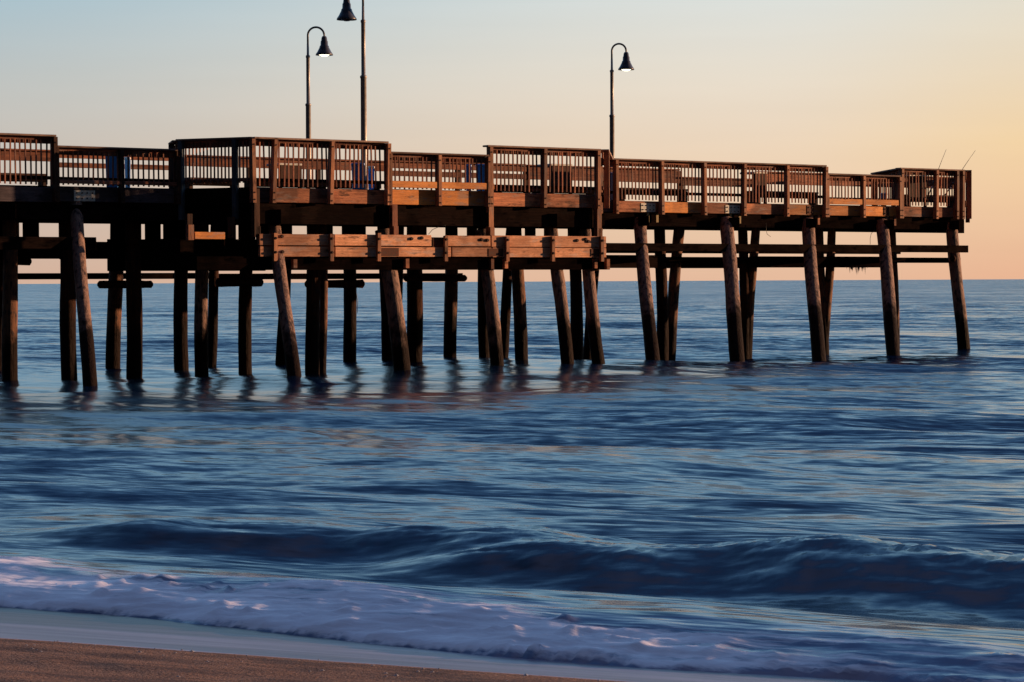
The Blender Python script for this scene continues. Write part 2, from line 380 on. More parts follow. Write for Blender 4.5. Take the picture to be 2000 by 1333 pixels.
# ---- water
LP = LM.at(845); LN_ = (NRM.x, NRM.y)
def sea_height(X, Y, dy):
    u, v = uv(X, Y)
    att = lambda wl: np.clip((wl/np.maximum(dy, 1e-3)-2)/3, 0, 1)
    calm = sst(11.5, 20, v)
    h = .10*sst(16.5, 12.0, v)
    # slow swell along the pier
    for (cx, cy, rx, ry, a) in ((1.2, 56, 5, 4, .13), (7.5, 62, 7, 7, -.12), (-9, 49, 5, 4, -.11), (12.5, 69, 3, 3, .03)):
        h += a*np.exp(-((X-cx)/rx)**2-((Y-cy)/ry)**2)
    # swell rows
    for k, (wl, a, ang) in enumerate(((7.5, .035, .05), (4.3, .022, -.16), (2.6, .012, .22), (11., .04, -.05))):
        ph = 2*math.pi*(v*math.cos(ang)+u*math.sin(ang))/wl + 2.2*vnoise(u/6, v/9, k+20)
        h += calm*a*np.sin(ph)*att(wl)*(1+.6*vnoise(u/8, v/5, k+30))
    fade = 1/(1+np.maximum(Y-25, 0)/120)
    for k, (su, sv, a) in enumerate(((3.2, 1.1, .045), (1.7, .55, .022), (.8, .26, .009), (.38, .13, .004))):
        h += a*vnoise(u/su+.3*vnoise(u/3, v/2, k+51), v/sv, k+40)*att(sv*2)*(.45+.55*calm)
    # the breaking rollers: a low one on the left, a taller one on the right
    vc1 = np.interp(u, [-13, -9.26, -7.4, -5.5], [16.2, 15.8, 15.9, 16.2])
    A1 = .17*np.exp(-((u+9.2)/2.1)**4)*(1+.25*vnoise(u*.9, v*.3, 68)+.12*vnoise(u*2.3, v*.8, 69))
    vc2 = np.interp(u, [-9, -7, -5.97, -4.5, -3.5], [15.3, 15.05, 14.85, 14.75, 14.8])
    A2 = .23*np.exp(-((u+6.0)/1.9)**4)*(1+.12*vnoise(u*.6, v*.25, 66)+.12*vnoise(u*2.1, v*.8, 67))
    vc3 = np.interp(u, [-6, -4.2, -3, 3], [14.85, 14.7, 14.75, 15.4])
    A3 = .33*sst(-6.4, -3.2, u)*(1+.10*vnoise(u*.6, v*.25, 64)+.04*vnoise(u*2.3, v*.6, 65))
    for vc, A, wf, wb in ((vc1, A1, .34, 1.3), (vc2, A2, .42, 1.5), (vc3, A3, .72, 1.9)):
        d = v-vc + .12*vnoise(u*.9, v*.25, 70) + .03*vnoise(u*3.7, v*.9, 71)
        pr = np.where(d < 0, np.exp(-(d/wf)**2), np.exp(-(d/wb)**2))
        h += A*pr*(1 + .07*vnoise(u*1.3+v*1.5, v*4, 72) + .055*vnoise(u*2.6+v*3, v*11, 73) + .04*vnoise(u*5+v*5, v*22, 74))
        h -= A*.15*np.exp(-((d+1.5*wf)/(wf*1.1))**2)
    # water lies on the beach: runs up, ends in a rounded foamy lip
    vf = v_front(u); vb = v_back(u)
    sh = sand_h(X, Y)
    foam = sst(-.05, .03, v-vf)*sst(.60, -.45, v-vb+.34*vnoise(u*1.6, v*2.2, 80)+.10*vnoise(u*4.5, v*5, 81))
    sfr = np.clip((v-vf)/np.maximum(vb-vf, .3), 0, 1)
    big = sst(-3.2, -7.0, u)
    bore = .30+(V_DRY-vf)*.065 + .012 + .016*sst(0, .25, v-vf) + (.015+.045*big)*sfr**.8 + .025*vnoise(u*.8, v*.9, 82)*sst(0, .5, v-vf)
    run = np.where(v < vb, 1.0, sst(vb+2.2+1.0*sst(-7, -5, u), vb, v))
    h = h*(1-run) + np.maximum(bore, sh+.01)*run
    rdg = lambda a, b2, k: (1-np.abs(vnoise(a, b2, k)))**4
    lump = .012*vnoise(u*2.2, v*4.2, 83) + .012*rdg(u*3.2, v*5.5, 84)*sst(0, .3, vnoise(u*1.1, v*1.9, 88)) + .007*rdg(u*6.5, v*11, 86) + .007*vnoise(u*13, v*22, 85)
    h += foam*(lump + .018)
    foam *= .55+.45*sst(-3.0, -4.9, u)
    # tossed peaks on the back edge of the foam
    prs = np.random.RandomState(4)
    pk = []
    for _ in range(46):
        pu = prs.uniform(-10.5, -4.6); a0 = prs.rand()
        pk.append((pu, float(v_front(np.array([pu]))[0]*(1-a0)+v_back(pu)*a0), prs.uniform(.012, .035), prs.uniform(.02, .05)))
    for (pu, pv, a, w) in pk:
        h += a*np.exp(-((u-pu-.6*np.clip(h-.2, 0, .2))/w)**2-((v-pv)/(w*1.3))**2)
        foam = np.maximum(foam, .9*np.exp(-((u-pu)/(w*1.5))**2-((v-pv)/(w*1.5))**2))
    dip = v - vf
    h = np.where(dip < 0, np.minimum(h, sh + .012 + dip*.5), h)
    # slack water in the lee of the piles
    ln_ = (X-LP[0])*LN_[0] + (Y-LP[1])*LN_[1]          # metres in front of the platform face
    slack = sst(-9, 0, ln_)*sst(19, 9, ln_)*sst(9, 1, X)
    return h, foam, slack
rows = [9.0]
while rows[-1] < 45: rows.append(rows[-1]*1.0042 )
while rows[-1] < 200: rows.append(rows[-1]*1.008)
while rows[-1] < 40000: rows.append(rows[-1]*1.03)
ys = np.array(rows); nc = 620
t = np.linspace(-1, 1, nc); t = t*.45 + .55*t**3
Y = np.repeat(ys[:, None], nc, 1); X = t[None, :]*(9+Y*.9)
dy = np.repeat(np.gradient(ys)[:, None], nc, 1)
H, FO, SL = sea_height(X, Y, dy)
m, n, b = new_mat('sea_water'); M['water'] = m
tcn = n.nodes.new('ShaderNodeTexCoord'); v = tcn.outputs['Object']
mp = n.nodes.new('ShaderNodeMapping'); mp.vector_type = 'POINT'; mp.inputs['Rotation'].default_value = (0, 0, SA); n.links.new(v, mp.inputs[0]); v = mp.outputs[0]
at = n.nodes.new('ShaderNodeAttribute'); at.attribute_name = 'foam'; fo = at.outputs['Fac']
n1 = noise(n, v, 1.0, 3, .5, (.28, 1.0, 1))
f1 = noise(n, v, 1.0, 5, .62, (1.3, 5.0, 1)); f2 = noise(n, v, 1.0, 5, .6, (4.5, 17, 1))
ff = math_(n, 'ADD', math_(n, 'MULTIPLY', f1, .65), math_(n, 'MULTIPLY', f2, .35))
thr = math_(n, 'ADD', math_(n, 'MULTIPLY', fo, .85), math_(n, 'MULTIPLY', math_(n, 'SUBTRACT', ff, .5), 2.4))
fm = rng(n, thr, .22, .66, 0, 1, True)
fm = math_(n, 'MULTIPLY', fm, rng(n, fo, 0, .12, 0, 1))
wcol = mixc(n, (.001,.012,.034), (.002,.030,.068), rng(n, n1, .35, .65, 0, 1))
sh_ = rng(n, fo, .0, .05, 0, 1)
wcol = mixc(n, wcol, (.16,.17,.27), math_(n, 'MULTIPLY', sh_, .8))
n.links.new(mixc(n, wcol, (1.0,.95,.97), fm), b.inputs['Base Color'])
n.links.new(rng(n, fm, 0, 1, .18, .75), b.inputs['Roughness'])
b.inputs['IOR'].default_value = 1.38
# wave facets as slopes (not height bumps), so that far water keeps its choppiness
geo = n.nodes.new('ShaderNodeNewGeometry')
tot = None
def vm(op, a, b2):
    x = n.nodes.new('ShaderNodeVectorMath'); x.operation = op
    for i, q in enumerate((a, b2)):
        if isinstance(q, bpy.types.NodeSocket): n.links.new(q, x.inputs[i])
        else: x.inputs[i].default_value = q
    return x.outputs[0]
for (ms, au, av) in (((.045, .13, 1), .05, .42), ((.11, .42, 1), .06, .50), ((.30, .9, 1), .10, .62), ((.95, 3.3, 1), .12, .74), ((2.9, 11, 1), .15, .74)):
    tx = n.nodes.new('ShaderNodeTexNoise'); tx.inputs['Scale'].default_value = 1; tx.inputs['Detail'].default_value = 3; tx.inputs['Roughness'].default_value = .5
    mq = n.nodes.new('ShaderNodeMapping'); mq.inputs['Scale'].default_value = ms; n.links.new(v, mq.inputs[0]); n.links.new(mq.outputs[0], tx.inputs['Vector'])
    c = vm('MULTIPLY', vm('SUBTRACT', tx.outputs['Color'], (.5, .5, .5)), (au, av, 0))
    tot = c if tot is None else vm('ADD', tot, c)
tot = vm('ADD', tot, (0, -.160, 0))
sl = n.nodes.new('ShaderNodeAttribute'); sl.attribute_name = 'slack'
ks = rng(n, sl.outputs['Fac'], 0, 1, 1.0, .26)
kk = n.nodes.new('ShaderNodeVectorMath'); kk.operation = 'SCALE'; n.links.new(tot, kk.inputs[0]); n.links.new(ks, kk.inputs['Scale']); tot = kk.outputs[0]
sx = n.nodes.new('ShaderNodeSeparateXYZ'); n.links.new(tot, sx.inputs[0])
wx = math_(n, 'ADD', math_(n, 'MULTIPLY', sx.outputs[0], CU), math_(n, 'MULTIPLY', sx.outputs[1], SU))
wy = math_(n, 'ADD', math_(n, 'MULTIPLY', sx.outputs[0], -SU), math_(n, 'MULTIPLY', sx.outputs[1], CU))
cx = n.nodes.new('ShaderNodeCombineXYZ'); n.links.new(wx, cx.inputs[0]); n.links.new(wy, cx.inputs[1])
nn = vm('NORMALIZE', vm('ADD', geo.outputs['Normal'], cx.outputs[0]), (0, 0, 0))
bb = bump(n, ff, .5, .02, nn)
mxn = n.nodes.new('ShaderNodeMix'); mxn.data_type = 'VECTOR'; n.links.new(fm, mxn.inputs[0]); n.links.new(nn, mxn.inputs[4]); n.links.new(bb, mxn.inputs[5])
n.links.new(mxn.outputs[1], b.inputs['Normal'])
sea = grid_obj('sea', X, Y, H, M['water'], {'foam': FO, 'slack': SL}); tag(sea, kind='structure')

# ---- sand
m, n, b = new_mat('beach_sand'); M['sand'] = m
tcn = n.nodes.new('ShaderNodeTexCoord'); v0 = tcn.outputs['Object']
mp = n.nodes.new('ShaderNodeMapping'); mp.inputs['Rotation'].default_value = (0, 0, SA); n.links.new(v0, mp.inputs[0]); v = mp.outputs[0]
sp = n.nodes.new('ShaderNodeSeparateXYZ'); n.links.new(v, sp.inputs[0]); vv = sp.outputs['Y']
g1 = noise(n, v, 90, 3, .7); g2 = noise(n, v, 30, 3, .6); g3 = noise(n, v, 2.0, 4, .55, (1, 4, 1)); g4 = noise(n, v, 1.0, 3, .5, (.5, .5, 1))
st = noise(n, v, 1.0, 5, .65, (.45, 8, 1))
edge = math_(n, 'ADD', vv, math_(n, 'MULTIPLY', math_(n, 'SUBTRACT', g4, .5), .18))
edge = math_(n, 'ADD', edge, math_(n, 'MULTIPLY', math_(n, 'SUBTRACT', g2, .5), .03))
wet = rng(n, edge, V_DRY-.02, V_DRY+.02, 0, 1, True)
damp = rng(n, edge, V_DRY-1.0, V_DRY, 0, 1, True)
col = mixc(n, (.46,.24,.13), (.17,.08,.045), rng(n, g1, .42, .58, 0, 1))
col = mixc(n, col, (.44,.27,.17), rng(n, g2, .60, .75, 0, .6))
col = mixc(n, col, (.055,.028,.022), rng(n, g3, .44, .62, 0, .65))
wc = mixc(n, (.30,.24,.31), (.13,.09,.12), rng(n, st, .35, .65, 0, 1))
wc = mixc(n, wc, (.075,.045,.045), rng(n, math_(n, 'ADD', edge, math_(n, 'MULTIPLY', st, .5)), V_DRY+.75, V_DRY+1.35, 0, 1, True))
n.links.new(mixc(n, col, wc, wet), b.inputs['Base Color'])
n.links.new(rng(n, wet, 0, 1, .85, .38), b.inputs['Roughness'])
b.inputs['IOR'].default_value = 1.36
gb = math_(n, 'ADD', g1, g2)
dryb = math_(n, 'MULTIPLY', gb, math_(n, 'SUBTRACT', 1.0, wet))
bb = bump(n, dryb, 1.0, .02); bb = bump(n, math_(n, 'MULTIPLY', st, wet), .45, .02, bb)
n.links.new(bb, b.inputs['Normal'])
ys2 = np.concatenate([np.linspace(-60, 6, 60)[:-1], np.linspace(6, 16, 420), np.linspace(16, 120, 60)[1:]])
xs2 = np.concatenate([np.linspace(-120, -6, 60)[:-1], np.linspace(-6, 6, 420), np.linspace(6, 120, 60)[1:]])
X2, Y2 = np.meshgrid(xs2, ys2)
Z2 = np.maximum(sand_h(X2, Y2), -3.5)
sand = grid_obj('beach_sand', X2, Y2, np.minimum(Z2, 2.2), M['sand']); tag(sand, kind='structure')

# shell grit on the dry edge
V = []; Fc = []
rs = random.Random(5)
for i in range(230):
    u_ = rs.uniform(-12, -1); v_ = V_DRY - abs(rs.gauss(0, .5)) + rs.uniform(-.05, .02)
    if i % 3 == 0: v_ = V_DRY + rs.gauss(-.02, .02)
    x = u_*CU + v_*SU; y = -u_*SU + v_*CU
    z = float(sand_h(np.array([x]), np.array([y]))[0]); s = rs.uniform(.003, .011)
    a = rs.uniform(0, 6.28); k = len(V)
    for j in range(6): V.append((x+s*math.cos(a+j*1.047)*1.3, y+s*math.sin(a+j*1.047)*.8, z-.001))
    V.append((x, y, z+s*.7))
    for j in range(6): Fc.append((k+j, k+(j+1) % 6, k+6))
sh = bpy.data.objects.new('shell_grit', mesh_from('shell_grit', V, Fc)); sh.data.materials.append(M['shell']); COL.objects.link(sh)
tag(sh, 'pale shell fragments scattered over the brown sand', 'shells', None, 'stuff')

# ------------------------------------------------------------------ pier
pier_loc = LM.at(845); pier_loc.z = 0
pier = root('fishing_pier', pier_loc, 'long weathered timber fishing pier on leaning round piles running out over the sea', 'pier')
WORLD[pier.name] = Matrix.Translation(pier_loc)

# deck planks as solid polygons (top DECK)
def slab(name, mat, parent, pts, z0, z1):
    nP = len(pts); o = pts[0]
    V = [(p.x-o.x, p.y-o.y, 0) for p in pts] + [(p.x-o.x, p.y-o.y, z1-z0) for p in pts]
    Fc = [tuple(range(nP))[::-1], tuple(range(nP, 2*nP))] + [(i, (i+1) % nP, nP+(i+1) % nP, nP+i) for i in range(nP)]
    return link(name, mesh_from(name, V, Fc), mat, parent, (o.x, o.y, z0))
e = .06
slab('deck', M['tar_h'], pier, [LR.at(-260, -e), LR.at(1884, -e), LF.at(1884, e), LF.at(-260, e)], DECK-.06, DECK)
slab('deck', M['tar_h'], pier, [LA.at(-260, -e), LA.at(357, -e), LM.at(500, -e), LM.at(1180, -e), LR.at(1190, -e+.003), LR.at(-260, -e+.003)], DECK-.055, DECK+.002)

# fascia boards: (line, from, to, material)
FZ0, FZ1 = EYE+1.72, EYE+2.03
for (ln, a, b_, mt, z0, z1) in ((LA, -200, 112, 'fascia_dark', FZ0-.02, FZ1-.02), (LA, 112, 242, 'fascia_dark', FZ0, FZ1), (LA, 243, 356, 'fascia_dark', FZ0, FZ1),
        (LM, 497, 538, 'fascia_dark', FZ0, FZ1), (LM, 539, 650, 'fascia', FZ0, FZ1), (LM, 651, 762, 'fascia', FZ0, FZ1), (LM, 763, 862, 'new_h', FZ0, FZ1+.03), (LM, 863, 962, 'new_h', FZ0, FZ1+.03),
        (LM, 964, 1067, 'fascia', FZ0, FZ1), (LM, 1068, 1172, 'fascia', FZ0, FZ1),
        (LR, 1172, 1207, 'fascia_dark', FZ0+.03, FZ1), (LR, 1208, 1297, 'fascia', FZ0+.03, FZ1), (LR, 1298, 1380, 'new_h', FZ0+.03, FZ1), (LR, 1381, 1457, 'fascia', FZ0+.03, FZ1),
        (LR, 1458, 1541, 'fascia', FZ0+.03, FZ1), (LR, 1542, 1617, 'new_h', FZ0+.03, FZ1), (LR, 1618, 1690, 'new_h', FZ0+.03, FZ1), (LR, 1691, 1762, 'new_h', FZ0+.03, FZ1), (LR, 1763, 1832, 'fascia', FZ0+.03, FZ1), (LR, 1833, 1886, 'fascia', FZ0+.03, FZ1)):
    board('fascia_board', M[mt], pier, ln, a, b_, z0, z1, 0, .05)
# far fascia
board('fascia_board', M['tar_h'], pier, LF, -150, 1884, FZ0, FZ1-.04, .02, .05)
# angled fascia from LA to LM
pa, pb = LA.at(357), LM.at(497)
bar('fascia_board', M['tar_h'], pier, (pa.x, pa.y, EYE+1.84), (pb.x, pb.y, EYE+1.84), .05, .34)
bar('fascia_board', M['tar_h'], pier, (pa.x+.05, pa.y+.1, EYE+1.5), (pb.x+.05, pb.y+.1, EYE+1.5), .06, .34)
# outer toe boards (the bright ones of the low stretches)
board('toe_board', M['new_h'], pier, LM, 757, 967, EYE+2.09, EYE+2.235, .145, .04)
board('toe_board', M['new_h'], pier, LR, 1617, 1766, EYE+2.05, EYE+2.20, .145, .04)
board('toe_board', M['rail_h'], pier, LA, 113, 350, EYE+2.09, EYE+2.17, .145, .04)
# stringers under the deck
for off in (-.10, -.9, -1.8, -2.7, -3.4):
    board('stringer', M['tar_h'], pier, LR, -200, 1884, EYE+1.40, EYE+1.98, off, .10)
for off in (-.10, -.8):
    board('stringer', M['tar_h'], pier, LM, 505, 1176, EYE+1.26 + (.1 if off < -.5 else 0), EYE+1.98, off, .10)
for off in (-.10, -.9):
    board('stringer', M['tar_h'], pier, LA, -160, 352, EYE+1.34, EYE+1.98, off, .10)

# piles --------------------------------------------------------------
PIL = [ # top px, top py, bottom px, water py, width px, material, top depth rule
 (10,440,-6,700,26,'d'),(20,440,20,757,30,'b'),(133,400,135,738,31,'d'),(151,402,173,756,27,'g','A'),(230,470,221,722,29,'b'),(262,430,261,740,31,'d'),
 (355,470,354,722,28,'d'),(395,430,394,748,27,'g'),(424,470,411,712,20,'d'),(482,470,479,728,26,'d'),(538,440,573,740,27,'g','M'),(562,440,550,700,22,'d'),
 (612,470,611,735,28,'d'),(633,440,630,728,16,'b'),(682,470,684,704,26,'d'),(750,450,786,724,34,'g','M'),(750,450,756,696,23,'d'),(782,450,770,640,20,'d'),
 (812,450,808,708,32,'d'),(882,445,880,699,26,'b'),(944,450,946,695,22,'d'),(943,450,972,706,27,'g','M'),(1000,450,981,692,20,'d'),(1008,445,1018,708,26,'b'),
 (1078,440,1109,700,26,'g','M'),(1122,445,1127,696,25,'d'),(1142,450,1169,706,25,'g','M'),(1168,450,1149,692,19,'d'),
 (1250,430,1274,708,27,'g','R'),(1290,440,1294,700,23,'d'),(1328,440,1307,698,22,'b'),(1418,430,1441,711,29,'g','R'),(1452,440,1455,706,20,'d'),(1476,440,1460,702,18,'b'),
 (1579,430,1598,708,27,'g','R'),(1600,440,1609,704,19,'b'),(1625,440,1610,700,17,'b'),(1722,430,1746,700,26,'g','R'),(1744,440,1750,692,15,'b'),(1859,425,1882,683,24,'g','R')]
LN = {'A': LA, 'M': LM, 'R': LR}
PMAT = {'g': 'pile_grey', 'b': 'pile_brown', 'd': 'pile_dark'}
rs = random.Random(3)
for i, q in enumerate(PIL):
    tx, ty, bx, by, w, mt = q[:6]
    zw = EYE*F/(by-horizon(bx))
    if len(q) > 6:
        zt = LN[q[6]].at(tx).y + {'A': .15, 'M': .45, 'R': .12}[q[6]]; zb = min(max(zw, zt-2.2), zt-.4)
    else:
        base = (LA if bx < 500 else LM if bx < 1185 else LR)
        far = LF.at(max(bx, 0)).y
        zt = zb = min(max(zw, base.at(bx).y+.9), far-.2)
    T = Vector(((tx-1000)/F*zt, zt, 0)); T.z = min(EYE + (horizon(tx)-ty)*zt/F, EYE+1.6)
    if q[-1] == 'A': T.z = EYE+1.72
    if len(q) <= 6: T.z = EYE+1.45
    B = Vector(((bx-1000)/F*zb, zb, 0.0))
    d = (B-T)/(B.z-T.z) if B.z != T.z else Vector((0,0,1))
    Bm = B + d*(-2.6-B.z)
    k = 14; pts = [Bm.lerp(T, j/(k-1)) for j in range(k)]
    ax = Vector((1,0,0))
    wob = rs.uniform(-.5, .5)
    pts = [p + ax*(.02*math.sin(j*.6+wob*9)) for j, p in enumerate(pts)]
    r = w/2*zb/F
    rad = [r*(1.07-.12*j/(k-1))*(1+rs.uniform(-.035, .035)) for j in range(k)]
    tube('pile', M[PMAT[mt]], pier, pts, rad, 18, wob=.035, rs=rs)

# short support posts seen in the row of openings under the deck
WIN = [(-60,38),(47,77),(118,150),(219,252),(252,277),(286,314),(320,348),(352,380),(380,406),(420,440),(440,462),(467,500),(502,531),(545,572),(622,651),(669,692),(690,715),
       (747,766),(807,834),(871,894),(913,933),(991,1014),(1026,1047),(1064,1088),(1110,1135),(1155,1168)]
for i, (a, b_) in enumerate(WIN):
    ln = LA if b_ < 350 else LM; off = -(.9+1.1*(i % 3))
    if b_ < 350: off -= .6
    c = (a+b_)/2; p = ln.at(c, off); w = (b_-a)*p.y/F
    lit = c in (825.5,) or (a, b_) in ((871,894), (807,834), (1026,1047), (913,933))  # sunlit posts: the light is put into a browner timber colour
    me = box_mesh('support_post', -w/2, w/2, -.1, .1, 0, 1.2, .01)
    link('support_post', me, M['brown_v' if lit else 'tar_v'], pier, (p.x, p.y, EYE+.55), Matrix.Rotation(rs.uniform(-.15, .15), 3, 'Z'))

# lower platform: two bleached beams with cleats and bolts
def lowz(t): return EYE + t
UB = [(508, 655, .80, 1.04), (655, 845, .80, 1.045), (872, 960, .80, 1.04), (961, 1186, .79, 1.05)]
LB = [(509, 655, .555, .775), (656, 742, .555, .77), (743, 883, .56, .775), (884, 962, .565, .775), (963, 1186, .555, .775)]
front = []
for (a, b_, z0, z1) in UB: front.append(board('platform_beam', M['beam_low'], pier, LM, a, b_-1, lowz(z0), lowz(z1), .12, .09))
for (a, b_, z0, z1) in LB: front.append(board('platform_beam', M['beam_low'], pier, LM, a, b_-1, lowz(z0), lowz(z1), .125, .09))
board('platform_joist', M['rust'], pier, LM, 512, 1184, lowz(.60), lowz(1.0), .02, .04)
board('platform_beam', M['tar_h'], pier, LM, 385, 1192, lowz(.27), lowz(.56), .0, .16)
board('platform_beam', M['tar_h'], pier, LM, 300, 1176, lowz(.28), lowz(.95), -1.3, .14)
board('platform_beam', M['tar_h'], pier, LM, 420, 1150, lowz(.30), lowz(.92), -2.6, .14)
def bolts(o_par, line, px, z, out, r=.03):
    p = line.at(px, out)
    me = tube_mesh('bolt', [(0,0,0), tuple(NRM*.03)], [r, r*.8], 8, smooth=False)
    link('bolt', me, M['bolt'], o_par, (p.x, p.y, z))
for px, top in ((540, 1.06), (650, 1.05), (742, 1.08), (873, 1.03), (993, 1.03), (1082, 1.04), (1178, 1.05)):
    c = upright('cleat', M['new_v'], pier, LM.at(px), lowz(.46), lowz(top), .085, .08, .205, lean=rs.uniform(-.01, .01))
    bolts(c, LM, px, lowz(.95), .205); bolts(c, LM, px, lowz(.65), .205)
for (k, px, zz) in ((0, 552, .99), (4, 553, .66), (1, 805, .96), (1, 825, .98), (2, 942, .95), (2, 953, .94), (3, 1128, .95), (3, 1145, .98), (3, 1150, .93)):
    bolts(front[k], LM, px, lowz(zz), .125, .04)
for (a, b_) in ((745, 780), (955, 984), (1155, 1172)):      # rust-eaten patches (iron straps) on the lower beam
    board('iron_strap', M['rust'], pier, LM, a, b_, lowz(.575), lowz(.755), .137, .012)
# timber ends hanging below the platform
for px, z0, z1, w in ((578, .31, .50, .09), (797, .31, .52, .09), (963, .28, .52, .08), (990, .30, .52, .09), (1165, .3, .52, .08), (1189, .27, .52, .09)):
    upright('beam_end', M['galv' if False else 'fascia'], pier, LM.at(px), lowz(z0), lowz(z1), w, .1, .11)
# posts that carry the deck edge down to the platform
for px, z0, mt in ((504, .98, 'brown_v'), (773, 1.02, 'rail_v'), (961, 1.02, 'new_v'), (1172, 1.02, 'new_v')):
    upright('corner_post', M[mt], pier, LM.at(px), lowz(z0), FZ0+.28 if px in (504, 1172) else FZ0, .13, .14, .03+(.06 if px in (504,1172) else 0))
    upright('post_splice', M[mt], pier, LM.at(px+2), lowz(z0-.01), lowz(z0+.22), .12, .04, .09)
# the lower landing at the angled corner, left
upright('corner_post', M['new_v'], pier, LM.at(375, .1), lowz(.90), lowz(1.22), .13, .12, 0)
board('landing_beam', M['new_h'], pier, LM, 382, 441, lowz(.92), lowz(1.07), .1, .1)
upright('corner_post', M['brown_v'], pier, LM.at(456, -.1), lowz(.95), lowz(1.4), .12, .12, 0)
upright('corner_post', M['brown_v'], pier, LM.at(373, .05), lowz(1.22), lowz(1.45), .12, .10, 0)

# left section braces
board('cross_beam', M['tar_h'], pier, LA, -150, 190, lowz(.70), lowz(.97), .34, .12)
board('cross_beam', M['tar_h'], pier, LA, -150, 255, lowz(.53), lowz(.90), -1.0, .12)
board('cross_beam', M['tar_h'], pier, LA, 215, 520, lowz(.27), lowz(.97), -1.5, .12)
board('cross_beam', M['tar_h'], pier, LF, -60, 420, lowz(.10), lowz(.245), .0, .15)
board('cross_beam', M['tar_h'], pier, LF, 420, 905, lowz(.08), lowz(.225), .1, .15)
# round log braces with blunt ends
for (a, b_, py, r) in ((-40, 58, 511, .085), (195, 296, 556, .085), (425, 512, 552, .095), (598, 711, 555, .095), (790, 912, 544, .075)):
    ln = LA if a < 300 else LM; Yd = ln.at((a+b_)/2, -1.6).y
    z = EYE + (horizon((a+b_)/2)-py)*Yd/F
    p0 = Vector(((a-1000)/F*Yd, Yd-.25, z)); p1 = Vector(((b_-1000)/F*Yd, Yd+.25, z))
    k = 9; pts = [p0.lerp(p1, j/(k-1)) for j in range(k)]
    pts.insert(1, p0.lerp(p1, .03)); pts.insert(-1, p0.lerp(p1, .97))
    rad = [r*.45] + [r*rs.uniform(.93, 1.05) for _ in range(len(pts)-2)] + [r*.45]
    tube('log_brace', M['pile_dark'], pier, pts, rad, 12)
# right section braces: double beams clasping the piles
board('cross_beam', M['tar_h'], pier, LR, 1186, 1892, lowz(.755), lowz(.955), .42, .10)
board('cross_beam', M['tar_h'], pier, LR, 1186, 1285, lowz(.33), lowz(.66), .0, .14)
board('cross_beam', M['tar_h'], pier, LR, 1186, 1877, lowz(.47), lowz(.62), -.35, .12)
board('cross_beam', M['tar_h'], pier, LR, 1470, 1745, lowz(.34), lowz(.64), -.1, .14)
board('cross_beam', M['tar_h'], pier, LR, 1285, 1470, lowz(.33), lowz(.52), -1.2, .14)
board('cross_beam', M['tar_h'], pier, LF, 1190, 1760, lowz(.76), lowz(.97), .1, .14)
for px in (1256, 1433, 1583, 1735, 1862):                     # round cross logs clasped at each bent
    p = LR.at(px, .42); q = LR.at(px, -3.5)
    tube('log_brace', M['pile_dark'], pier, [(p.x, p.y, lowz(.585)), (p.x*.99+q.x*.01, p.y*.99+q.y*.01, lowz(.585)), (q.x, q.y, lowz(.56))], [.05, .09, .08], 12)
    p = LR.at(px+2, .22); q = LR.at(px+2, -3.6)
    bar('pile_cap', M['tar_h'], pier, (p.x, p.y, lowz(1.53)), (q.x, q.y, lowz(1.53)), .28, .24)
for px in (20, 151, 262, 395):
    p = LA.at(px, .08); q = LA.at(px, -5.5)
    bar('pile_cap', M['tar_h'], pier, (p.x, p.y, lowz(1.50)), (q.x, q.y, lowz(1.50)), .28, .30)
for px in (538, 750, 945, 1078, 1142):
    p = LM.at(px, -.05); q = LM.at(px, -6.0)
    bar('pile_cap', M['tar_h'], pier, (p.x, p.y, lowz(1.42)), (q.x, q.y, lowz(1.42)), .28, .30)

# plates and brackets
def plate(px0, px1, ln, z0, z1, mat, rows_=2, cols_=4):
    o = board('bolted_plate', mat, pier, ln, px0, px1, z0, z1, .012, .012, cham=0)
    a = ln.at(px0, .012); b2 = ln.at(px1, .012); W_ = (b2-a).length
    me = tube_mesh('bolt', [(0,0,0), tuple(NRM*.018)], [.017, .014], 8, smooth=False)
    for r_ in range(rows_):
        for c_ in range(cols_):
            p = a + D*(W_*(c_+.5)/cols_); p.z = z0 + (z1-z0)*(r_+.5)/rows_
            link('bolt', me, M['bolt'], o, p)
plate(147, 188, LA, EYE+1.735, EYE+1.96, M['galv'])
plate(1253, 1281, LR, FZ0+.045, FZ0+.265, M['galv']); plate(1418, 1446, LR, FZ0+.045, FZ0+.255, M['galv'])
plate(1577, 1590, LR, FZ0+.05, FZ1-.02, M['rust'], 2, 2); plate(1727, 1737, LR, FZ0+.05, FZ1-.02, M['rust'], 2, 2)
for px in (1267, 1285, 1428, 1446, 1587, 1600, 1734, 1749):
    upright('bracket', M['bronze'] if px < 1500 else M['fascia'], pier, LR.at(px), EYE+1.50, EYE+1.745, .075, .05, .005)
for px, zz in ((886, .99), (1261, .84)): pass

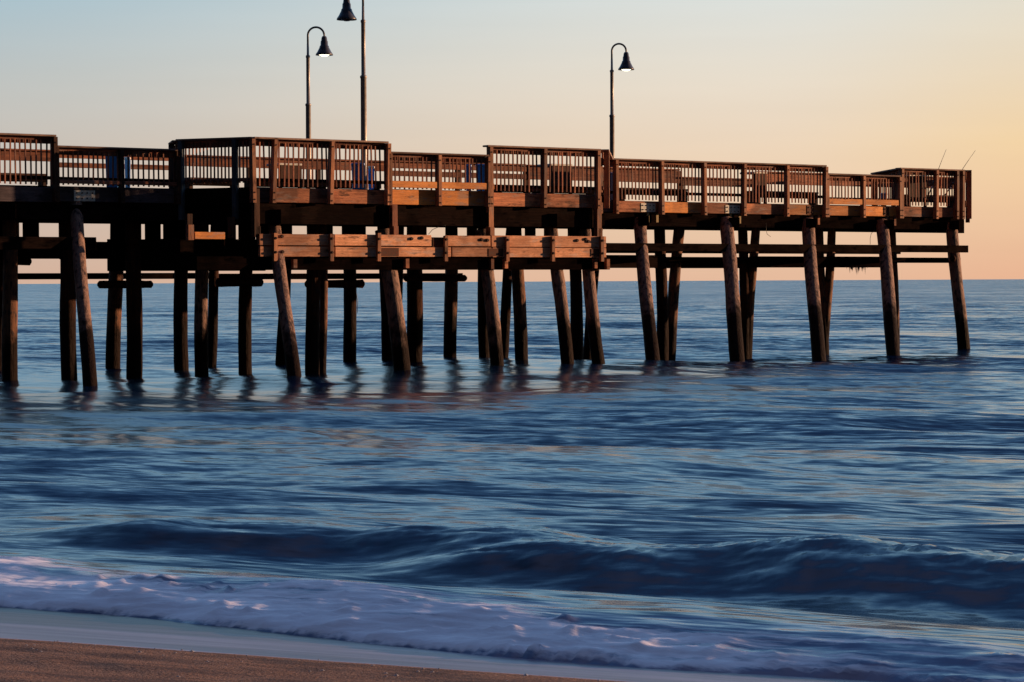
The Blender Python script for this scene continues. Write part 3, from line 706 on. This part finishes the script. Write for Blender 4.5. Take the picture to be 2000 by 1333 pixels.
# ------------------------------------------------------------------ railings
def bay_balusters(rt, ln, a, b_, z0, z1, mat, out=.03, step=.116, w=.028, holes=()):
    A = ln.at(a, out); B = ln.at(b_, out); L_ = (B-A).length; nb = int(L_/step)
    me = box_mesh('baluster', -w/2, w/2, 0, w, 0, z1-z0)
    me.materials.append(mat)
    for i in range(nb):
        p = A + D*((i+.75)*L_/(nb+.5)); p = p + D*rs.uniform(-.006, .006); p.z = z0+rs.uniform(-.02, .0)
        link('baluster', me, mat, rt, p, ROT @ Matrix.Rotation(rs.gauss(0, .012), 3, 'Y'))
BOLT = tube_mesh('bolt', [(0,0,0), tuple(NRM*.014)], [.018, .014], 8, smooth=False)
def railing(label, ln, posts, cap, base, mats=('rail_h', 'rail_v'), post_bot=None, leans=None, capext=(0, 0), toe_gap=.0, postmat='new_v', bal=True):
    a, b_ = posts[0], posts[-1]
    loc = ln.at((a+b_)/2); loc.z = DECK
    rt = root('wooden_railing', loc, label, 'railing', 'timber railings along the pier deck')
    WORLD[rt.name] = Matrix.Translation(loc)
    H_, V_ = M[mats[0]], M[mats[1]]
    sag = 0
    c = board('cap_rail', M['cap'], rt, ln, a-capext[0], b_+capext[1], cap-.04, cap, .16, .22)
    board('top_rail', H_, rt, ln, a, b_, cap-.185, cap-.043, .02, .045)
    board('bottom_rail', M['tar_h'], rt, ln, a, b_, base, base+.075, .015, .04)
    pb = post_bot or FZ0-.02
    for i, px in enumerate(posts):
        lean = (leans or {}).get(px, rs.uniform(-.018, .018))
        po = upright('railing_post', M[postmat], rt, ln.at(px), pb, cap-.043, .085, .15, .16, lean)
        for zb_ in (pb+.07, pb+.22, cap-.16):
            q_ = ln.at(px, .158) + D*(lean*(zb_-pb)/(cap-pb)); q_.z = zb_
            link('bolt', BOLT, M['bolt'], po, q_)
    if bal:
        for p, q in zip(posts[:-1], posts[1:]):
            bay_balusters(rt, ln, p+3, q-2, DK+.035, cap-.09, V_, .065)
    return rt
DK = DECK
r1 = railing('tall timber railing at the far left edge, up to the first step down', LA, [-130, -8, 114], CAP_HI-.0, DK+.13, postmat='brown_v', post_bot=FZ0+.0)
r2 = railing('low railing on the left above the grey plate with eight bolts', LA, [116, 243, 352], CAP_LO, DK+.12, postmat='fascia_dark' if False else 'brown_v')
r3 = railing('tall railing of three bays in front of the two left lamp posts', LM, [500, 538, 650, 762], CAP_HI, DK+.12, leans={538: .06, 650: .05, 762: .02})
r4 = railing('low two-bay railing above a bright orange toe board in the middle of the pier', LM, [765, 862, 958], CAP_LO, DK+.13)
r5 = railing('tall two-bay railing with densest balusters, left of the rightmost lamp post', LM, [963, 1067, 1172], CAP_HI, DK+.10, capext=(8, 4))
r6 = railing('long straight railing of five bays right of the rightmost lamp post', LR, [1176, 1208, 1297, 1380, 1457, 1541, 1616], CAP_HI, DK+.17)
r7 = railing('low two-bay railing above the orange toe board near the seaward end', LR, [1619, 1690, 1761], CAP_LO, DK+.13)
r8 = railing('tall railing at the very end of the pier below the two fishing rods', LR, [1764, 1832, 1872, 1883], CAP_HI, DK+.12, capext=(4, 3))

def cross_rail(label, p0, p1, cap, extra_posts=(), postmat='teal', balN=12, lowpost=None, kind='wooden_railing', drop=0.0):
    """railing between two free points in plan"""
    p0 = Vector(p0); p1 = Vector(p1); d = (p1-p0); L_ = d.length; x = d.normalized(); ang = math.atan2(x.y, x.x); RR = Matrix.Rotation(ang, 3, 'Z')
    rt = root(kind, (p0.x, p0.y, DECK), label, 'railing', 'timber railings along the pier deck'); WORLD[rt.name] = Matrix.Translation((p0.x, p0.y, DECK))
    nrm = Vector((x.y, -x.x, 0))
    def bx(nm, a, b2, o, dp, z0, z1, mt):
        q = p0 + x*a + nrm*o; q.z = z0
        return link(nm, box_mesh(nm, 0, b2-a, 0, dp, 0, z1-z0, .006), M[mt], rt, q, RR)
    bx('cap_rail', -.05, L_+.05, .16, .22, cap-.04, cap, 'cap')
    bx('top_rail', 0, L_, .02, .045, cap-.2, cap-.043, 'rail_h')
    bx('bottom_rail', 0, L_, .02, .045, DK+.12, DK+.2, 'rail_h')
    for s in extra_posts:
        bx('railing_post', s*L_-.05, s*L_+.05, .16, .13, lowpost or FZ0, cap-.043, postmat)
    me = box_mesh('baluster', -.014, .014, 0, .028, 0, cap-.09-DK-.09)
    for i in range(balN):
        q = p0 + x*(L_*(i+.6)/balN) + nrm*.065; q.z = DK+.09
        link('baluster', me, M['rail_v'], rt, q, RR)
    return rt
c0 = LA.at(357); c1 = LM.at(497)
cross_rail('tall railing set at an angle on the dark corner, with two tall blue-green posts', c0, c1, CAP_HI, (.03, .78), balN=20, lowpost=EYE+1.36)
cross_rail('short return railing with a rising cap beside the angled corner', LA.at(346, -.9), LA.at(353, 0), CAP_HI-.02, (.05,), balN=5)
cross_rail('short return railing closing the wide deck at its right corner', LM.at(1178), LR.at(1187, .02), CAP_HI, (.03,), 'new_v', balN=20)
cross_rail('end railing closing the seaward tip of the pier', LR.at(1887, -.05), LF.at(1884, .1), CAP_HI, (.03, .97), 'rail_v', balN=24)
cross_rail('inner return railing whose curved dark cap rises behind the low seaward railing', LR.at(1712, -2.6), LR.at(1763, -.05), CAP_HI, (.05,), 'brown_v', balN=14)

# railings on the far side: boards and posts, no balusters
def far_rail(label, a, b_, cap, bands, step=120):
    loc = LF.at((a+b_)/2); loc.z = DECK
    rt = root('far_railing', loc, label, 'railing', 'board railings on the far side of the deck'); WORLD[rt.name] = Matrix.Translation(loc)
    board('cap_rail', M['rail_h'], rt, LF, a, b_, cap-.04, cap, .12, .2)
    for (z0, z1) in bands: board('rail_board', M['rail_h'], rt, LF, a, b_, z0, z1, .03, .04)
    k = max(1, round((b_-a)/step))
    for i in range(k+1):
        upright('railing_post', M['brown_v'], rt, LF.at(a+(b_-a)*i/k, -.015), DK-.3, cap-.043, .10, .10, 0)
    return rt
far_rail('far-side board railing seen through the tall railing at the left edge', -160, 108, CAP_HI, [(CAP_HI-.27, CAP_HI-.045)], 140)
far_rail('far-side board railing behind the low railing on the left', 112, 352, CAP_HI, [(CAP_HI-.18, CAP_HI-.045), (DK+.66, DK+.78)], 120)
far_rail('far-side board railing behind the two left lamp posts', 356, 760, CAP_HI-.02, [(CAP_HI-.29, CAP_HI-.065)], 134)
far_rail('far-side board railing behind the low middle railing', 764, 1030, CAP_HI, [(CAP_HI-.20, CAP_HI-.045), (DK+.66, DK+.80)], 130)
far_rail('far-side board railing behind the dense middle balusters', 1034, 1330, CAP_HI-.01, [(CAP_HI-.40, CAP_HI-.055)], 145)
far_rail('far-side low board railing behind the long straight railing', 1334, 1480, CAP_LO, [(CAP_LO-.24, CAP_LO-.045)], 145)
far_rail('far-side tall board railing near the seaward end', 1484, 1880, CAP_HI, [(CAP_HI-.36, CAP_HI-.045)], 130)

# benches on deck along the far railing
def bench(label, a, b_, off=-2.9):
    loc = LR.at((a+b_)/2, off); loc.z = DK
    rt = root('deck_bench', loc, label, 'bench', 'timber benches on the pier deck'); WORLD[rt.name] = Matrix.Translation(loc)
    board('seat', M['brown_v'], rt, LR, a, b_, DK+.41, DK+.46, off+.25, .42)
    board('apron', M['tar_h'], rt, LR, a+1, b_-1, DK+.27, DK+.407, off+.2, .04)
    L_ = b_-a; k = max(1, round(L_/110))
    for i in range(k+1):
        upright('leg', M['brown_v'], rt, LR.at(a+4+(L_-8)*i/k), DK, DK+.407, .09, .3, off+.15)
    return rt
bench('long dark bench behind the tall railing at the left edge', -60, 95)
bench('long dark bench behind the angled corner railing', 372, 470)
bench('dark bench behind the tall railing between corner and first lamp post', 490, 640)
bench('dark bench behind the tall railing right of the second lamp post', 655, 745)
bench('dark bench behind the dense middle balusters, left bay', 975, 1060)
bench('dark bench behind the dense middle balusters, right bay', 1072, 1165)
bench('dark bench in the first bays of the long straight railing', 1215, 1345)
bench('dark bench behind the last bays of the long straight railing', 1470, 1600)
bench('dark bench at the seaward end below the fishing rods', 1770, 1870)
# cleaning tables: solid panels on legs in front of the far side
def table(label, a, b_, off, top=.85):
    loc = LR.at((a+b_)/2, off); loc.z = DK
    rt = root('bait_table', loc, label, 'table'); WORLD[rt.name] = Matrix.Translation(loc)
    board('table_top', M['galv'], rt, LR, a, b_, DK+top-.05, DK+top, off+.3, .6)
    board('side_panel', M['brown_v'], rt, LR, a+2, b_-2, DK+.3, DK+top-.053, off+.27, .03)
    for px in (a+3, b_-3):
        for o2 in (.22, -.18): upright('leg', M['brown_v'], rt, LR.at(px), DK, DK+top-.053, .07, .07, off+o2)
table('brown fish-cleaning table behind the tall railing left of the first lamp post', 548, 592, -.5, .72)
table('brown fish-cleaning table half hidden behind the dense middle balusters', 1078, 1120, -1.4, .95)
table('brown fish-cleaning table behind the fourth bay of the long straight railing', 1474, 1500, -1.4, .9)
table('brown fish-cleaning table at the seaward end behind the last railing', 1775, 1812, -1.3, .95)

# bins
def bin_(label, cx, wpx, off, h, mat, lid=None, base=0.0):
    p = LR.at(cx, off); w = wpx*p.y/F
    rt = root('litter_bin', (p.x, p.y, DK), label, 'bin'); WORLD[rt.name] = Matrix.Translation((p.x, p.y, DK))
    bt = .86
    V = []; 
    for z, s in ((0.04, bt), (h-.06, 1.0)):
        V += [(-w/2*s, -w/2*s, z), (w/2*s, -w/2*s, z), (w/2*s, w/2*s, z), (-w/2*s, w/2*s, z)]
    link('bin_body', mesh_from('bin_body', V, CUBE_F), mat, rt, (p.x, p.y, DK), Matrix.Rotation(.1, 3, 'Z'))
    link('lid', box_mesh('lid', -w*.54, w*.54, -w*.54, w*.54, h-.058, h, .02), lid or mat, rt, (p.x, p.y, DK), Matrix.Rotation(.1, 3, 'Z'))
    link('foot', box_mesh('foot', -w*.38, w*.38, -w*.38, w*.38, 0, .038, 0), M['black'], rt, (p.x, p.y, DK), Matrix.Rotation(.1, 3, 'Z'))
bin_('bright blue bin behind the left low railing, above the grey bolted plate', 222, 25, -1.0, .88, M['blue'])
bin_('pale blue and white bin just right of the post in the left low railing', 252, 11, -1.0, .8, M['paleblue'], M['white'])
bin_('large deep blue bin behind the tall railing right of the second lamp post', 701, 24, .6, .72, M['blue'])
bin_('smaller blue bin with white lid, right of the second lamp post', 727, 12, .6, .66, M['blue'], M['white'])
bin_('narrow blue bin behind the low middle railing', 917, 10, -.4, .82, M['blue'])
bin_('broad blue bin behind the right end of the low middle railing', 942, 20, -.4, .84, M['blue'])
bin_('slim pale blue bin just under the rightmost lamp post', 1195, 8, -.6, .74, M['paleblue'])
bin_('small blue cooler-sized bin behind the low seaward railing', 1726, 12, -.6, .38, M['blue'])

# ------------------------------------------------------------------ street lamps
def lathe(name, prof, mat, parent, loc, seg=24):
    V = []; Fc = []
    for r, z in prof:
        for k in range(seg): V.append((r*math.cos(2*math.pi*k/seg), r*math.sin(2*math.pi*k/seg), z))
    for i in range(len(prof)-1):
        for k in range(seg): k2 = (k+1) % seg; Fc.append((i*seg+k, i*seg+k2, (i+1)*seg+k2, (i+1)*seg+k))
    me = mesh_from(name, V, Fc, True)
    o = link(name, me, mat, parent, loc); return o
def lamp(label, px, shade_px, s, lit):
    Yd = F/s; x = (px-1000)/F*Yd
    rt = root('street_lamp', (x, Yd, DK), label, 'street lamp', 'gooseneck lamps on the pier'); WORLD[rt.name] = Matrix.Translation((x, Yd, DK))
    z1, z2, zt = EYE+4.88, EYE+6.20, EYE+7.0
    lathe('pole', [(.14, DK), (.14, DK+.25), (.075, DK+.35), (.070, z1-.04), (.082, z1-.03), (.082, z1+.02), (.052, z1+.04), (.050, z2-.04), (.060, z2-.03), (.060, z2+.02), (.034, z2+.04), (.030, z2+.35), (0, z2+.351)],
          M['pole_paint'], rt, (x, Yd, 0))
    dx = (shade_px-px)/s; r = abs(dx)/2; sg = 1 if dx > 0 else -1
    zc = zt - r
    pts = [(x, Yd, z2+.2), (x, Yd, zc)]
    for k in range(1, 17):
        a = math.pi*k/16; pts.append((x + sg*(r - r*math.cos(a)), Yd, zc + r*math.sin(a)))
    zs = EYE+6.25   # shade rim height
    pts.append((x+dx, Yd, zs+.42))
    tube('gooseneck_arm', M['lamp_paint'], rt, pts, [.028]*len(pts), 10)
    sh = lathe('lamp_shade', [(0, .50), (.055, .50), (.075, .46), (.085, .38), (.10, .36), (.105, .25), (.125, .235), (.135, .19), (.19, .08), (.235, .015), (.24, -.02), (.225, -.02), (.18, .07), (.12, .16), (0, .17)],
          M['lamp_paint'], rt, (x+dx, Yd, zs), 28)
    lathe('bulb_glass', [(0, -.055), (.06, -.05), (.12, -.025), (.155, .0), (.165, .05), (.12, .10), (0, .11)], M['glow' if lit else 'lampglass'], sh, (x+dx, Yd, zs), 20)
lamp('lit gooseneck lamp post on the left, its whole arch in view', 605, 637, 71, True)
lamp('tallest gooseneck lamp post, unlit shade cut by the top of the picture', 713, 681, 82, False)
lamp('lit gooseneck lamp post standing alone on the right', 1197, 1225, 66, True)

# ------------------------------------------------------------------ fishing rods, lines, weed
def rod(label, px0, py0, px1, py1, off):
    p = LR.at(px0, off); z0 = EYE+(horizon(px0)-py0)*p.y/F; q = Vector(((px1-1000)/F*p.y, p.y+.2, EYE+(horizon(px1)-py1)*p.y/F))
    s = Vector((p.x, p.y, z0)); d = (q-s).normalized(); foot = s - d*((z0-DK-.25)/d.z)
    rt = root('fishing_rod', foot, label, 'fishing rod', 'fishing rods leaning on the end railing'); WORLD[rt.name] = Matrix.Translation(foot)
    tube('rod_blank', M['black'], rt, [foot, foot.lerp(q, .4), foot.lerp(q, .75)+Vector((0,0,.01)), q], [.012, .010, .007, .0045], 8)
    tube('grip', M['black'], rt, [foot, foot.lerp(q, .2)], [.018, .016], 10)
    g = foot.lerp(q, .22) + Vector((0, -.05, -.02))
    tube('reel', M['galv'], rt, [g, g+Vector((0, -.07, 0))], [.035, .028], 12)
rod('left of the two thin fishing rods at the pier end', 1834, 330, 1851, 292, .05)
rod('right of the two thin fishing rods at the pier end, leaning further', 1880, 332, 1908, 294, .05)
def dangle(label, ln, pts, off, r=.006):
    Yd = ln.at(pts[0][0], off).y
    P = [Vector(((a-1000)/F*Yd, Yd, EYE+(horizon(a)-b2)*Yd/F)) for a, b2 in pts]
    o = tube('snagged_line', M['black'], None, P, [r]*len(P), 6); tag(o, label, 'fishing line', 'snagged lines hanging under the pier')
dangle('snagged line hooked below the third bay of the long railing', LR, [(1497, 436), (1497, 450), (1499, 458), (1506, 463)], .1)
dangle('snagged line under the low seaward railing', LR, [(1709, 448), (1702, 457), (1700, 466), (1700, 478)], .1)
dangle('thin stick-like line slanting up from the platform beam in the middle', LM, [(838, 458), (846, 449), (860, 443), (872, 440)], -.2)
dangle('thin line hanging beside a pile below the platform, left of the middle', LM, [(694, 562), (697, 575), (699, 590), (698, 612)], .0)
# weed clump on the brace
V = []; Fc = []
p = LR.at(1672, .05)
for i in range(34):
    x = rs.gauss(0, .14); l = abs(rs.gauss(.05, .05)) + (.16 if abs(x) < .05 and rs.random() < .5 else .02); k = len(V); w = .012
    y = rs.uniform(-.05, .05)
    V += [(x-w, y, .05), (x+w, y, .05), (x+w*.2+rs.uniform(-.02, .02), y, -l)]; Fc.append((k, k+1, k+2))
    V += [(x, y-w, .05), (x, y+w, .05), (x+rs.uniform(-.02, .02), y, -l)]; Fc.append((k+3, k+4, k+5))
wd = link('seaweed_clump', mesh_from('seaweed_clump', V, Fc), M['weed'], None, (p.x, p.y, EYE+.33)); tag(wd, 'dark tuft of seaweed hanging from the lowest brace near the seaward end', 'seaweed')
